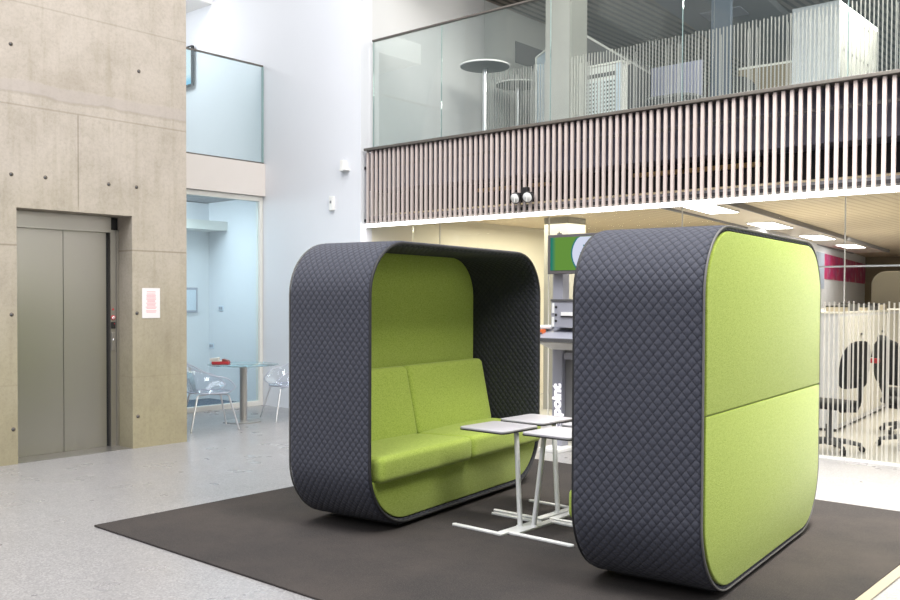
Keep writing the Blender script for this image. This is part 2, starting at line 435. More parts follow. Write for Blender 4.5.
# concrete wall with the lift recess and its form-tie holes
w = MB()
w.box(-8.45, XW, -6, 3.415, 0, 7); w.box(-8.45, XW, 4.463, 5.035, 0, 7); w.box(-8.45, XW, 3.415, 4.463, 2.14, 7)
for y, z in ((3.378, .295), (4.515, .295), (3.369, 1.25), (4.509, 1.25), (3.374, 2.41), (3.66, 2.412), (4.235, 2.41), (4.507, 2.41),
             (3.376, 3.48), (4.535, 3.475), (2.24, .295), (2.24, 1.25), (2.24, 2.41), (2.24, 3.48)):
    w.disc((XW, y, z), (1, 0, 0), .0175, .004, 16, mi=1); w.disc((XW+.001, y-.003, z-.002), (1, 0, 0), .010, .004, 12, mi=2)
structure('wall_left', w, [M['concrete'], M['plug_dark'], M['grey_dark']], 'raw board-marked concrete wall with form-tie holes around the lift', 'wall')

# lift doors
lift = bpy.data.objects.new('door_1', None); COL.objects.link(lift); lift.location = (0, 0, 0)
tag(lift, 'brushed steel two-leaf lift door set in the concrete wall', 'door', kind='structure')
XD = -7.99
one((XD-.04, XD, 3.44, 3.948, .005, 1.995)).build('door_leaf', M['steel'], lift)
one((XD-.04, XD, 3.954, 4.36, .005, 1.995)).build('door_leaf', M['steel'], lift)
f = MB(); f.box(XD-.05, -7.94, 3.418, 4.385, 1.995, 2.138); f.build('transom', M['steel'], lift)
f = MB(); f.box(XD-.06, XD-.01, 4.361, 4.385, 0, 1.995); f.box(XD-.03, -7.96, 4.386, 4.46, 2.02, 2.135); f.build('shadow_gap', M['black'], lift)
f = MB(); f.box(XD-.05, -7.955, 4.386, 4.44, 0, 2.02); f.box(XD-.05, -7.94, 4.441, 4.461, 0, 2.02); f.build('jamb', M['steel'], lift)
f = MB(); f.box(XD-.05, -7.72, 3.418, 4.46, 0, .004); f.build('threshold', M['steel_satin'], lift)
cp = MB(); cp.box(-7.956, -7.944, 4.39, 4.428, .90, 1.07, .004); pan = cp.build('call_panel', M['steel_satin'], lift)
b = MB(); b.disc((-7.942, 4.409, 1.0), (1, 0, 0), .010, .008, 16); b.build('call_button', M['chrome'], pan)
d = MB(); d.box(-7.956, -7.946, 4.388, 4.43, 1.105, 1.165); d.box(-7.947, -7.945, 4.414, 4.42, 1.145, 1.155, mi=1); d.build('floor_display', [M['black'], M['red']], lift)
d = MB(); d.disc((-7.95, 4.409, 1.205), (1, 0, 0), .022, .008, 24, mi=0); d.disc((-7.946, 4.409, 1.205), (1, 0, 0), .015, .003, 24, mi=1)
d.prism([(4.399, 1.214), (4.402, 1.217), (4.419, 1.196), (4.416, 1.193)], 0, -7.9465, -7.9435, mi=0)
d.build('prohibition_sign', [M['red'], M['paper']], lift)
d = MB(); d.prism([(4.398, 1.275), (4.42, 1.275), (4.409, 1.298)], 0, -7.956, -7.95); d.build('direction_arrow', M['red'], lift)

# paper notice
pn = thing('paper_notice', 'white paper notice with pink print pinned to the concrete right of the lift', 'notice', (XW+.001, 4.652, 1.343))
f = MB(); f.box(0, .003, -.092, .092, -.14, .14); f.build('sheet', M['paper'], pn)
f = MB()
random.seed(3)
for blk, n in ((.105, 1), (.085, 6), (.012, 6), (-.072, 2)):
    for i in range(n):
        zz = blk-i*.0125; hw = random.uniform(.04, .056) if n > 1 else .045
        f.box(.003, .0035, -hw, hw, zz-.004, zz+.004)
f.build('printed_lines', M['pink_ink'], pn)

# left glazed room, balcony and the white wall
w = MB(); w.box(-16, -7.785, 7.42, 7.6, 0, 8); structure('wall_back', w, M['wall_white'], 'tall smooth white wall behind the cafe table', 'wall')
w = MB(); w.box(-10.95, -10.81, 4, 7.42, 0, 2.69); structure('wall_room', w, M['wall_white'], 'pale wall at the back of the glazed room', 'wall')
w = MB(); w.box(-16, -9.66, 3.5, 7.42, 2.70, 2.80); structure('ceiling', w, M['grey_mid'], 'grey ceiling of the glazed room', 'ceiling')
w = MB(); w.box(-16, -9.56, 3.5, 7.418, 2.80, 3.12); w.box(-9.66, -9.56, 3.5, 7.418, 2.705, 2.80); structure('trim_1', w, M['fascia'], 'cream balcony fascia above the glazed room', 'trim')
w = MB(); w.box(-16, -10.72, 3.5, 7.419, 5.41, 5.75); structure('ceiling.001', w, M['white_paint'], 'white slab edge above the left balcony', 'ceiling')
w = MB(); w.box(-11.4, -10.38, 6.2, 7.418, 2.30, 2.42); structure('trim_2', w, M['off_white'], 'white boxed bulkhead inside the glazed room', 'trim')
win = bpy.data.objects.new('window_1', None); COL.objects.link(win); tag(win, 'full height glass front of the room beside the cafe table', 'window', kind='structure')
f = MB(); f.box(-9.69, -9.61, 4.4, 7.37, 2.64, 2.70); f.box(-9.69, -9.61, 7.365, 7.415, .0, 2.70); f.box(-9.69, -9.61, 4.4, 7.37, 0, .06); f.build('window_frame', M['off_white'], win)
one((-9.66, -9.648, 4.4, 6.245, .06, 2.64)).build('pane', M['glass_cyan'], win)
one((-9.66, -9.648, 6.25, 7.364, .06, 2.64)).build('pane', M['glass_cyan'], win)
gb = thing('glass_balustrade', 'clear bluish glass balustrade on the left balcony above the cafe table', 'balustrade', (-9.6, 0, 3.12))
one((-.008, .008, 3.6, 7.40, 0, 1.25)).build('pane', M['glass_cyan'], gb)
one((-.016, .016, 3.6, 7.405, 1.25, 1.268)).build('handrail', M['cap_rail'], gb)
f = MB(); f.box(-.012, .012, 7.395, 7.412, 0, 1.25); f.build('edge_channel', M['glass_edge'], gb)
one((-.02, .02, 3.6, 7.41, .001, .02)).build('base_channel', M['cap_rail'], gb)

tv = thing('television', 'flat television on the white wall behind the left balcony glass', 'television', (-11.41, 7.3815, 4.63))
f = MB(); f.box(-.30, .30, -.03, .01, -.28, .28, .006); f.build('casing', M['black'], tv)
f = MB(); f.box(-.28, .275, -.034, -.03, -.255, .255); f.build('display', M['screen_blue'], tv)
f = MB(); f.box(-.08, .08, .01, .04, -.1, .1); f.build('bracket', M['grey_dark'], tv)

pf = thing('framed_picture', 'small pale framed picture on the end wall behind the glass room front', 'picture', (-10.808, 7.02, 1.36))
f = MB(); f.box(0, .025, -.20, .20, -.17, .17, .003); f.build('frame', M['lilac_metal'], pf); f = MB(); f.box(.025, .028, -.17, .17, -.14, .14); f.build('print', M['pale_blue'], pf)
# plate switches on the room's side wall
for (x, z, lab) in ((-10.52, 1.25, 'white switch plate at shoulder height behind the glass room front'), (-10.74, .73, 'white socket plate low behind the glass above the table edge')):
    sw = thing('switch_plate', lab, 'switch', (x, 7.418, z))
    f = MB(); f.box(-.05, .05, -.012, 0, -.035, .035, .003); f.build('plate', M['pale_blue'], sw)
    for k in (-.022, .022): one((k-.014, k+.014, -.018, -.012, -.02, .02)).build('rocker', M['lilac_metal'], sw)
al = thing('alarm_sounder', 'small white box sounder high on the white wall left of the slats', 'alarm', (-8.03, 7.4215, 2.97))
f = MB(); f.box(-.06, .0, -.055, 0, -.055, .055, .006); f.build('housing', M['white_paint'], al)
f = MB(); f.box(-.06, .065, -.07, 0, -.075, -.056, .004); f.build('lip', M['white_paint'], al)
al = thing('motion_sensor', 'slim white wall sensor below the box sounder on the white wall', 'sensor', (-8.265, 7.4215, 2.53))
f = MB(); f.box(-.035, .035, -.04, 0, -.085, .085, .008); f.build('housing', M['white_paint'], al); one((-.012, .012, -.044, -.04, .0, .03)).build('lens', M['grey_mid'], al)

# return wall and both office floors
XC = -7.785
w = MB(); w.box(-7.95, XC, 7.6, 24, 0, 2.75); structure('wall_side', w, M['wall_cream'], 'cream side wall of the lower office', 'wall')
w = MB(); w.box(-7.95, XC, 7.6, 18, 2.75, 6.2); w.box(-7.785, -7.775, 10.4, 12.0, 4.72, 5.02, mi=1); structure('wall_side.001', w, [M['wall_upper'], M['grey_mid']], 'pale side wall of the upper gallery', 'wall')
w = MB(); w.box(XC, 4, 7.9, 24, 2.42, 2.48); structure('ceiling.002', w, M['ceil_wood'], 'timber batten ceiling of the lower office', 'ceiling')
w = MB(); w.box(XC, 4, 7.56, 18, 2.66, 3.10); structure('floor.003', w, M['navy'], 'upper gallery floor slab with dark edge behind the slats', 'floor')
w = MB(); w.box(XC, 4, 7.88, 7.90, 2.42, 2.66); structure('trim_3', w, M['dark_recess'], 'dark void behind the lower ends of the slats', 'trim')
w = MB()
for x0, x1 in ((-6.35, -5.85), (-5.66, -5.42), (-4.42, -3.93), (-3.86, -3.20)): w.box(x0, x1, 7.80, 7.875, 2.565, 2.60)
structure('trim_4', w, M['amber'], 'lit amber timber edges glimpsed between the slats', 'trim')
w = MB(); w.box(XC, 4, 7.51, 7.9, 2.29, 2.35); structure('trim_5', w, M['grey_mid'], 'pale soffit strip under the slats', 'trim')
w = MB(); w.box(XC, 4, 7.6, 18, 5.42, 5.55); structure('ceiling.003', w, M['ceil_brown'], 'brown slatted ceiling of the upper gallery', 'ceiling')
w = MB(); w.box(-16, 4, 17.9, 18.1, 3.1, 6); structure('wall_rear', w, plain('wall_rear', (.30, .27, .22), .7), 'shadowy rear wall of the upper gallery', 'wall')
w = MB(); w.box(-7.3, 4, 23, 23.2, 0, 2.419); structure('wall_rear.001', w, M['brown_wall'], 'brown rear wall of the lower office', 'wall')
w = MB(); w.box(3.9, 4, 8.3, 23, 0, 2.419); w.box(3.9, 4, 8.3, 18, 3.1, 5.5); structure('wall_right', w, M['brown_wall'], 'far right wall of the offices', 'wall')
# pale ceiling raft with its lamps
raft = thing('ceiling_raft', 'long pale ceiling raft with square lamps over the lower office', 'ceiling panel', (-4.37, 9.5, 2.375), math.radians(7.6))
f = MB(); f.box(-.33, .33, -1.3, 10.5, 0, .044); f.build('panel', M['raft'], raft)
f = MB(); f.box(-.37, -.33, -1.3, 10.5, -.02, .044); f.box(.33, .35, -1.3, 10.5, -.015, .044); f.build('edge_trim', M['grey_mid'], raft)
for i, (x, y) in enumerate(((-4.30, 9.2), (-4.66, 11.8), (-4.98, 14.5), (-5.32, 17.2))):
    lab = ('nearest ceiling lamp, cut by the glowing slat edge', 'second ceiling lamp, just above the green pod back', 'third ceiling lamp, right of the pod top', 'fourth and farthest square ceiling lamp, right of the glass joint')[i]
    lt = thing('ceiling_light', 'bright white square '+lab, 'ceiling light', (x, y, 2.368), math.radians(7.6), 'lamps in the pale raft')
    f = MB(); f.box(-.17, .17, -.56, .56, -.006, .006); f.build('frame', M['white_paint'], lt)
    f = MB(); f.box(-.155, .155, -.54, .54, -.010, -.006); f.build('diffuser', M['light_panel'], lt)

# poster wall deep in the lower office
PA = Vector((-4.87, 12.0, 0)); PR = math.atan2(1.12, 6.5)
def on_wall(o): o.location = PA; o.rotation_euler.z = PR; return o
w = MB(); w.box(-.2, 0, 0, 11.0, 0, 2.419); on_wall(structure('wall_office', w, M['wall_white'], 'white inner wall carrying the pink poster band', 'wall'))
w = MB(); w.box(.002, .012, 5.10, 10.95, 1.78, 2.24); on_wall(tag(w.build('poster_band', M['poster']), 'long magenta printed band high on the white office wall', 'poster'))
w = MB(); w.box(.002, .014, 4.3, 5.09, 1.60, 2.24); on_wall(tag(w.build('notice_board', M['blue_board']), 'blue grey board left of the magenta band on the office wall', 'board'))

# lower glazing
sg = striped_glass('striped_glass', 1.37, .56)
win = bpy.data.objects.new('window_2', None); COL.objects.link(win); win.location = (0, 8.3, 0); tag(win, 'frameless glazed office front with white vertical line film', 'window', kind='structure')
JX = [XC+.01, -7.326, -5.735, -4.158, -2.617, -1.07, .5, 2.1, 3.6]
for a, b in zip(JX, JX[1:]):
    one((a+.004, b-.004, -.006, .006, .02, 2.42)).build('pane', sg if a > -4.2 else M['glass'], win)
for x in JX[1:]: one((x-.004, x+.004, -.008, .008, .02, 2.42)).build('joint', M['off_white'], win)
one((-2.95, 3.6, .012, .03, 1.685, 1.70)).build('glazing_bar', M['white_metal'], win)
one((XC, 3.9, -.03, .03, 0, .02)).build('sill_channel', M['white_metal'], win)

# slat screen with its cap rail and light line
ss = thing('slat_screen', 'band of pinkish vertical timber slats below the upper glass balustrade', 'slat screen', (XC, 7.45, 0))
f = MB(); x = .062; n = 0
while x < 9.6:
    f.box(x, x+.028, 0, .024, 2.265, 3.10); x += .0704; n += 1
f.build('slat_panel', M['slat_wood'], ss)
f = MB(); f.box(.045, 9.6, -.03, .22, 3.105, 3.135, .004); f.build('cap_rail', M['cap_rail'], ss)
f = MB(); f.box(-.0, 9.6, .025, .045, 2.9, 2.93); f.box(0, 9.6, .025, .045, 2.29, 2.32); f.build('batten', M['dark_recess'], ss)
ls = one((0, 9.6, -.01, .04, 2.225, 2.255)).build('light_strip', M['glow'], ss); ls['label'] = 'glowing white light line under the slats'
pf_ = MB(); pf_.box(0, 9.6, -.01, .054, 2.2555, 2.264); pf_.box(0, 9.6, .042, .054, 2.221, 2.2555); pf_.build('profile', M['white_metal'], ls)  # rear leg added to keep the glow out of the glazing's reflection

# twin-head emergency lamp hung on the slats
tl = thing('twin_spotlight', 'black twin-head spotlight with round lenses hung on the slats', 'spotlight', (-5.42, 7.40, 2.41))
f = MB(); f.box(-.04, .04, .0, .048, .03, .10, .006); f.box(-.10, .10, -.01, .01, .028, .045); f.build('bracket', M['black'], tl)
for x in (-.075, .075):
    f = MB()
    dn = Vector((.12 if x > 0 else -.02, -.92, -.35)).normalized(); c = Vector((x, -.03, -.005))
    f.tube([c-dn*.07, c-dn*.045, c, c+dn*.02], [.025, .042, .056, .058], 20)
    f.tube([(x, 0, .035), tuple(c-dn*.05)], .012, 8)
    h = f.build('lamp_head', M['black'], tl)
    f = MB(); f.disc(tuple(c+dn*.021), tuple(dn), .049, .006, 24); f.box(c.x-.003, c.x+.003, c.y-.028, c.y-.022, c.z-.045, c.z+.035); f.build('lens', [M['lens']], h)

# upper balustrade and the striped office glazing behind it
gb = thing('glass_balustrade', 'tall greenish glass balustrade standing above the timber slats', 'balustrade', (0, 7.56, 3.135))
JB = [XC+.065, -6.66, -5.22, -3.80, -2.38, -.95, .5, 1.8]
for a, b in zip(JB, JB[1:]): one((a+.003, b-.003, -.008, .008, 0, 1.255)).build('pane', M['glass_green'], gb)
for x in JB[:-1]: one((x-.0025, x+.0025, -.007, .007, 0, 1.255)).build('joint', M['glass_edge'], gb)
f = MB(); f.box(JB[0]-.01, JB[-1], -.018, .018, 1.255, 1.275, .003); f.build('handrail', M['cap_rail'], gb)
su = striped_glass('striped_glass_upper', 1.275, .5)
win = bpy.data.objects.new('window_3', None); COL.objects.link(win); win.location = (0, 9.6, 3.10); tag(win, 'upper office glazing with white vertical line film', 'window', kind='structure')
for a, b in ((-7.70, -6.705), (-6.325, -4.46), (-4.45, -2.3), (-2.29, -.3), (-.29, 1.8), (1.81, 3.85)): one((a, b, -.006, .006, .0, 2.31)).build('pane', su, win)

# column through both floors
cl = MB(); cl.box(-6.695, -6.335, 9.58, 9.98, 0, 2.419); cl.box(-6.695, -6.335, 9.58, 9.98, 2.481, 2.659); cl.box(-6.695, -6.335, 9.58, 9.98, 3.101, 5.419)
tag(cl.build('column', M['column']), 'square pale concrete column rising behind the slats through both floors', 'column')

# ------------------------------------------------------------------ rug
r = MB(); r.box(-5.256, -1.33, 2.783, 6.47, .0, .012, .004); rug = thing('rug', 'large dark charcoal rug under both green pods', 'rug', (0, 0, .0005))
r.build('pile', M['rug'], rug)
r = MB(); r.box(-1.33, -1.275, 2.783, 6.47, .0, .009, .003); tag(r.build('edge_strip', M['trim_tan'], rug), 'tan edge strip')

# ------------------------------------------------------------------ seating pods
H, Z0, W, RT, RB, D = 1.712, .020, 2.04, .331, .380, .632
T = .036
def pod_contour(inset=0., n=12, fill=False):
    pts = []
    w = W/2-inset; zt = Z0+H-inset; zb = Z0+inset; rt = max(RT-inset, .02); rb = max(RB-inset, .02)
    arcs = ((w-rt, zt-rt, 0, rt), (-w+rt, zt-rt, 90, rt), (-w+rb, zb+rb, 180, rb), (w-rb, zb+rb, 270, rb))
    for cx, cz, a0, R in arcs:
        for i in range(n+1):
            a = math.radians(a0+90*i/n); pts.append((cx+R*math.cos(a), cz+R*math.sin(a)))
    if fill:   # short extra spans along the straight runs
        out = []
        for i, p in enumerate(pts):
            q = pts[(i+1) % len(pts)]; d = math.hypot(q[0]-p[0], q[1]-p[1]); k = max(1, int(d/.06))
            out += [(p[0]+(q[0]-p[0])*j/k, p[1]+(q[1]-p[1])*j/k) for j in range(k)]
        pts = out
    return pts
def clip(poly, zc, keep_above):
    out = []
    n = len(poly)
    for i in range(n):
        p, q = poly[i], poly[(i+1) % n]
        ip = (p[1] >= zc) == keep_above; iq = (q[1] >= zc) == keep_above
        if ip: out.append(p)
        if ip != iq:
            t = (zc-p[1])/(q[1]-p[1]); out.append((p[0]+(q[0]-p[0])*t, zc))
    return out
def make_pod(label):
    root = thing('seating_pod', label, 'seating pod', (0, 0, .0128))
    # quilted shell, carrying uv in metres (arc length, depth)
    bm = bmesh.new(); uvl = bm.loops.layers.uv.new('UVMap')
    A = pod_contour(0, fill=True); n = len(A)
    def push(p, i):
        q, r = A[i-1], A[(i+1) % n]; t = (r[0]-q[0], r[1]-q[1]); l = math.hypot(*t); return (p[0]-t[1]/l*T, p[1]+t[0]/l*T)
    B = [push(p, i) for i, p in enumerate(A)]
    arc = [0.]
    for i in range(n): p, q = A[i], A[(i+1) % n]; arc.append(arc[-1]+math.hypot(q[0]-p[0], q[1]-p[1]))
    k_ = round(arc[-1]*.85/.045)*.045/.85/arc[-1]; arc = [a*k_ for a in arc]   # whole number of diamonds round the shell
    xs = [0, -.012, -.03]+[-.03-(D-.06)*k/6 for k in range(1, 6)]+[-D+.03, -D+.012, -D]
    def infl(x):  # softened rims
        e = min(-x, D+x); return 0 if e >= .03 else (.012*(1-math.sqrt(max(0, 1-((.03-e)/.03)**2))))
    def ring(cont, sgn):
        rows = []
        for x in xs:
            k = infl(x)*sgn; row = []
            for (y, z) in cont:
                cy, cz = 0, Z0+H/2
                row.append(bm.verts.new((x, y-(k*(1 if y > 0 else -1)), z-(k*(1 if z > cz else -1)))))
            rows.append(row)
        return rows
    RA = ring(A, 1); RBi = ring(B, -1)
    def face(vs, uvs, mi=0):
        fc = bm.faces.new(vs); fc.smooth = True; fc.material_index = mi
        for lp, uv in zip(fc.loops, uvs): lp[uvl].uv = uv
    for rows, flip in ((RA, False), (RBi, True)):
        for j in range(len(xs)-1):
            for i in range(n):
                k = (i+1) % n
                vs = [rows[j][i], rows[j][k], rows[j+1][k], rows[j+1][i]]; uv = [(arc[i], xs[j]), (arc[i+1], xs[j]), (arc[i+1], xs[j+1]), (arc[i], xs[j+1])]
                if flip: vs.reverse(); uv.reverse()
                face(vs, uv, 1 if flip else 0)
    for j, x in ((0, 0), (len(xs)-1, -D)):
        for i in range(n):
            k = (i+1) % n
            vs = [RA[j][i], RBi[j][i], RBi[j][k], RA[j][k]]; uv = [(arc[i], x), (arc[i], x+.03), (arc[i+1], x+.03), (arc[i+1], x)]
            if j: vs.reverse(); uv.reverse()
            face(vs, uv)
    bmesh.ops.recalc_face_normals(bm, faces=bm.faces[:])
    me = bpy.data.meshes.new('shell'); bm.to_mesh(me); bm.free(); me.materials.append(M['quilt']); me.materials.append(M['quilt_shaded'])
    me.set_sharp_from_angle(angle=math.radians(50))
    sh = bpy.data.objects.new('shell', me); COL.objects.link(sh); sh.parent = root; sh['label'] = 'diamond-quilted charcoal shell'
    m = MB(); m.tube([(.001, y, z) for y, z in pod_contour(.016)], .009, 8, closed=True); m.build('front_piping', M['piping_dark'], root)
    m = MB(); m.tube([(-D-.002, y, z) for y, z in pod_contour(.007)], .0055, 8, closed=True); m.build('rear_piping', M['piping'], root)
    # green felt back outside (two panels) and inside
    SE = .872
    c = pod_contour(.030)
    for above in (False, True):
        m = MB(); m.prism(clip(c, SE+(.002 if above else -.002), above), 0, -D-.010, -D+.02, .007, 3)
        m.build('outer_back_panel', M['green'], root, smooth=True, angle=50)
    m = MB(); m.prism(pod_contour(T+.002), 0, -D+.021, -.602); m.build('inner_back_panel', M['green'], root)
    # kick panel under the seat
    m = MB(); m.prism(clip(pod_contour(T+.003), .318, False), 0, -.05, -.006, .006, 2); m.build('front_panel', M['green'], root, smooth=True, angle=50)
    hw = .960
    for s in (-1, 1):
        y0, y1 = (-hw, -.003) if s < 0 else (.003, hw)
        def dish(co, y0=y0, y1=y1):
            x, y, z = co
            u = (x+.6)/.66; v = (y-y0)/(y1-y0)
            if z > .40: z += .012*math.sin(PI*min(1, max(0, v)))*math.sin(PI*min(1, max(0, u))) - .016*(1-u)
            return (x, y, z)
        m = MB(); vs = m.box(-.59, .062, y0, y1, .312, .468, .038, 5)
        m2 = m.bm; bmesh.ops.subdivide_edges(m2, edges=[e for e in m2.edges if e.calc_length() > .2], cuts=5, use_grid_fill=True)
        for v in m2.verts: v.co = Vector(dish(v.co))
        m.build('seat_cushion', M['green'], root, smooth=True, angle=60)
        hb = .970
        y0, y1 = (-hb, -.003) if s < 0 else (.003, hb)
        def lean(co):
            x, y, z = co
            t = (z-.44)/.475
            if x > -.45: x -= .105*t
            return (x, y, z)
        m = MB(); m.box(-.598, -.395, y0, y1, .435, .915, .034, 5)
        m2 = m.bm; bmesh.ops.subdivide_edges(m2, edges=[e for e in m2.edges if e.calc_length() > .15], cuts=3, use_grid_fill=True)
        for v in m2.verts: v.co = Vector(lean(v.co))
        m.build('back_cushion', M['green'], root, smooth=True, angle=60)
    m = MB(); m.box(-D+.06, -.06, -.66, .66, 0, .035); m.build('plinth', M['plinth'], root)
    return root
pod = make_pod('green and charcoal seating pod with its open seat facing right, at left')
pod.location = (-3.902, 4.692, .0128); pod.rotation_euler.z = .135; pod.scale = (.958, 1.038, 1)
p2 = copy_tree(pod); p2.scale = (1, 1, 1); p2.location = (-2.494, 4.688, .0128); p2.rotation_euler.z = PI+.095
p2['label'] = 'charcoal seating pod at right showing its flat bright green back'
for o in (pod, p2): o['group'] = 'quilted seating pods'

# ------------------------------------------------------------------ laptop tables between the pods
def make_table(b0, b1, tip, dy):
    t = thing('side_table', '', 'table')
    m = MB(); m.prism(rrect(.35, .37, .035), 2, .585, .5965, .002, 2)
    tp = m.build('table_top', M['table_white'], t, smooth=True, angle=40)
    m = MB(); m.prism(rrect(.353, .373, .036), 2, .578, .5848); m.build('top_edge', M['table_edge'], tp)
    bm_ = (b0+b1)/2
    m = MB(); m.tube([(bm_, dy*.8, .012), (bm_-.055, dy*.25, .579)], .0155, 14); m.lathe([(.0, .012), (.026, .012), (.024, .018), (.0, .018)], bm_, dy*.8, 16); m.build('post', M['white_metal'], t, smooth=True)
    m = MB()
    m.prism([(b0, dy-.212), (b1-.01, dy-.212), (b1, dy-.202), (b1, dy+.202), (b1-.01, dy+.212), (b0, dy+.212)], 2, 0, .013, .002, 1)
    for sg_ in (-1, 1):
        yc_ = dy+sg_*.194
        m.prism([(tip, yc_-.017), (b0+.01, yc_-.017), (b0+.01, yc_+.017), (tip, yc_+.017), (tip-.012, yc_)], 2, 0.0003, .0127, .002, 1)
    m.build('foot_frame', M['white_metal'], t)
    return t
T0 = make_table(.172, .226, -.15, -.055); T1 = make_table(.148, .202, -.235, .055)
TL = [(-3.465, 4.485, 0, 'front left white side table, nearest the open green seat'),
      (-3.037, 4.550, PI, 'front right white side table, half hidden by the right pod'),
      (-3.505, 4.945, 0, 'rear left white side table behind the front left one'),
      (-3.060, 5.000, PI, 'rear right white side table, only a corner showing by the right pod')]
for i, (x, y, rz, lab) in enumerate(TL):
    t = (T0, T1)[i] if i < 2 else copy_tree((T0, T1)[i-2])
    t.location = (x, y, .0128); t.rotation_euler.z = rz; t['label'] = lab; t['group'] = 'side tables between the pods'

# ------------------------------------------------------------------ cafe table and clear chairs
ct = thing('cafe_table', 'round glass cafe table on a steel pedestal by the glazed room', 'table', (-8.49, 6.28, 0))
m = MB(); m.lathe([(0, .640), (.385, .640), (.395, .645), (.385, .650), (0, .650)], n=48); m.build('table_top', M['table_glass'], ct, smooth=True)
m = MB(); m.lathe([(.03, .012), (.042, .014), (.042, .63), (.09, .632), (.09, .639), (0, .639)], n=28); m.build('pedestal', M['steel_satin'], ct, smooth=True)
m = MB(); m.lathe([(0, .0), (.195, .0), (.195, .008), (.16, .016), (.05, .024), (0, .024)], n=40); m.build('base', M['steel_satin'], ct, smooth=True)
lf = thing('leaflet_box', 'small red and cream leaflet box lying on the glass cafe table', 'leaflets', (-8.66, 6.10, .651), .7); lf.scale = (.72, .72, .8)
m = MB(); m.box(-.13, .13, -.07, .07, 0, .035, .004); m.build('tray', M['red'], lf)
m = MB(); m.box(-.15, .02, -.06, .06, .036, .05); m.box(-.16, -.03, -.065, .055, .051, .085, f=lambda c: (c[0], c[1], c[2]+.1*(c[0]+.1))); m.build('leaflets', M['off_white'], lf)
m = MB(); m.box(.03, .12, -.05, .06, .036, .07, f=lambda c: (c[0], c[1], c[2]-.25*(c[0]-.04))); m.build('folded_card', plain('maroon', (.25, .06, .05), .5), lf)

def make_chair(label):
    t = thing('acrylic_chair', label, 'chair', group='clear plastic cafe chairs')
    # bucket: back and arms in one sheet, facing +y
    bm = bmesh.new(); nu, nv = 36, 8
    rows = []
    for i in range(nu+1):
        a = math.radians(-138+276*i/nu)            # 0 = back centre
        k = abs(a)/math.radians(138)
        top = .40+.42*(.5+.5*math.cos(PI*min(1, k*1.5)))**.9+.175*max(0, 1-((k-.66)/.40)**2)
        row = []
        for j in range(nv+1):
            v = j/nv; z = .385+(top-.385)*v
            rr = .205+.055*math.sin(v*PI/2)+.02*v
            row.append(bm.verts.new((math.sin(a)*rr*1.04, -math.cos(a)*rr-.03*v*math.cos(a), z)))
        rows.append(row)
    for i in range(nu):
        for j in range(nv): bm.faces.new((rows[i][j], rows[i+1][j], rows[i+1][j+1], rows[i][j+1])).smooth = True
    edge = [tuple(rows[i][nv].co) for i in range(nu+1)]; low = [tuple(rows[0][j].co) for j in range(nv+1)]; low2 = [tuple(rows[nu][j].co) for j in range(nv+1)]
    mb = MB(); mb.bm.free(); mb.bm = bm; bk = mb.build('backrest', M['acrylic'], t)
    mb = MB(); mb.tube(low+edge[1:]+low2[::-1][1:], .0045, 8); mb.build('rolled_edge', M['acrylic_edge'], bk)
    m = MB(); pr = [(0, .372), (.10, .374), (.19, .384), (.225, .392), (.228, .40), (.19, .394), (.10, .384), (0, .382)]
    m.lathe(pr, n=36); m.build('seat', M['acrylic'], t, smooth=True)
    m = MB(); m.tube([(.226*math.cos(2*PI*k/36), .226*math.sin(2*PI*k/36), .393) for k in range(36)], .005, 8, closed=True); m.build('seat_edge', M['acrylic_edge'], t)
    for sx in (-1, 1):
        for sy in (-1, 1):
            m = MB(); m.tube([(sx*.14, sy*.14, .372), (sx*.165, sy*.165, .36), (sx*.25, sy*.25, .008)], .0095, 10); m.tube([(sx*.25, sy*.25, .008), (sx*.251, sy*.251, 0)], .011, 10)
            m.build('leg', M['chrome'], t, smooth=True)
    m = MB(); m.tube([(.14, .14, .368), (-.14, -.14, .368)], .008, 8); m.tube([(-.14, .14, .366), (.14, -.14, .366)], .008, 8); m.build('under_frame', M['chrome'], t, smooth=True)
    return t
ch = make_chair('clear plastic armchair on chrome legs left of the glass table, nearest the concrete wall')
ch.location = (-8.315, 5.706, 0); ch.rotation_euler.z = math.radians(-20)
c2 = copy_tree(ch); c2.location = (-8.33, 6.80, 0); c2.rotation_euler.z = math.radians(162)
c2['label'] = 'clear plastic armchair right of the glass table, partly hidden by the left pod'

# ------------------------------------------------------------------ help kiosk behind the tables
kx, ky = -4.84, 6.88
ki = thing('help_kiosk', 'grey self-service kiosk with green screen standing between the two pods', 'kiosk', (kx, ky, 0))
m = MB(); m.box(-.02, .20, 0, .42, 0, .035, .006); m.box(.95, 1.17, 0, .42, 0, .035, .006); m.box(.2, .95, .3, .4, 0, .03); m.build('base', M['white_metal'], ki)
pst = []
for x in (.0, 1.02):
    m = MB(); m.box(x, x+.11, .19, .30, .035, 1.63, .004); pst.append(m.build('post', M['lilac_metal'], ki))
m = MB(); m.box(.111, 1.019, .24, .27, .17, .93); m.build('back_panel', M['panel_grey'], ki)
m = MB(); m.box(.12, 1.01, .20, .239, .84, .90); m.build('cable_box', M['lilac_metal'], ki)
# sloped shelf
m = MB(); m.prism([(-.12, 1.015), (-.12, 1.05), (.18, 1.135), (.19, 1.12), (.19, 1.05)], 0, -.0, 1.13, .003, 1); sf = m.build('shelf', M['lilac_metal'], ki)
m = MB(); m.box(-.0, 1.13, -.126, -.12, 1.015, 1.045); m.build('shelf_lip', M['grey_dark'], sf)
m = MB(); m.prism([(-.11, 1.057), (-.11, 1.067), (.17, 1.147), (.17, 1.137)], 0, .0, .03); m.build('shelf_rail', M['grey_dark'], sf)
m = MB(); m.prism([(-.10, 1.006), (.15, .93), (.18, .93), (.18, 1.05), (-.10, 1.014)], 0, .02, 1.11); m.build('shelf_underside', M['off_white'], sf)
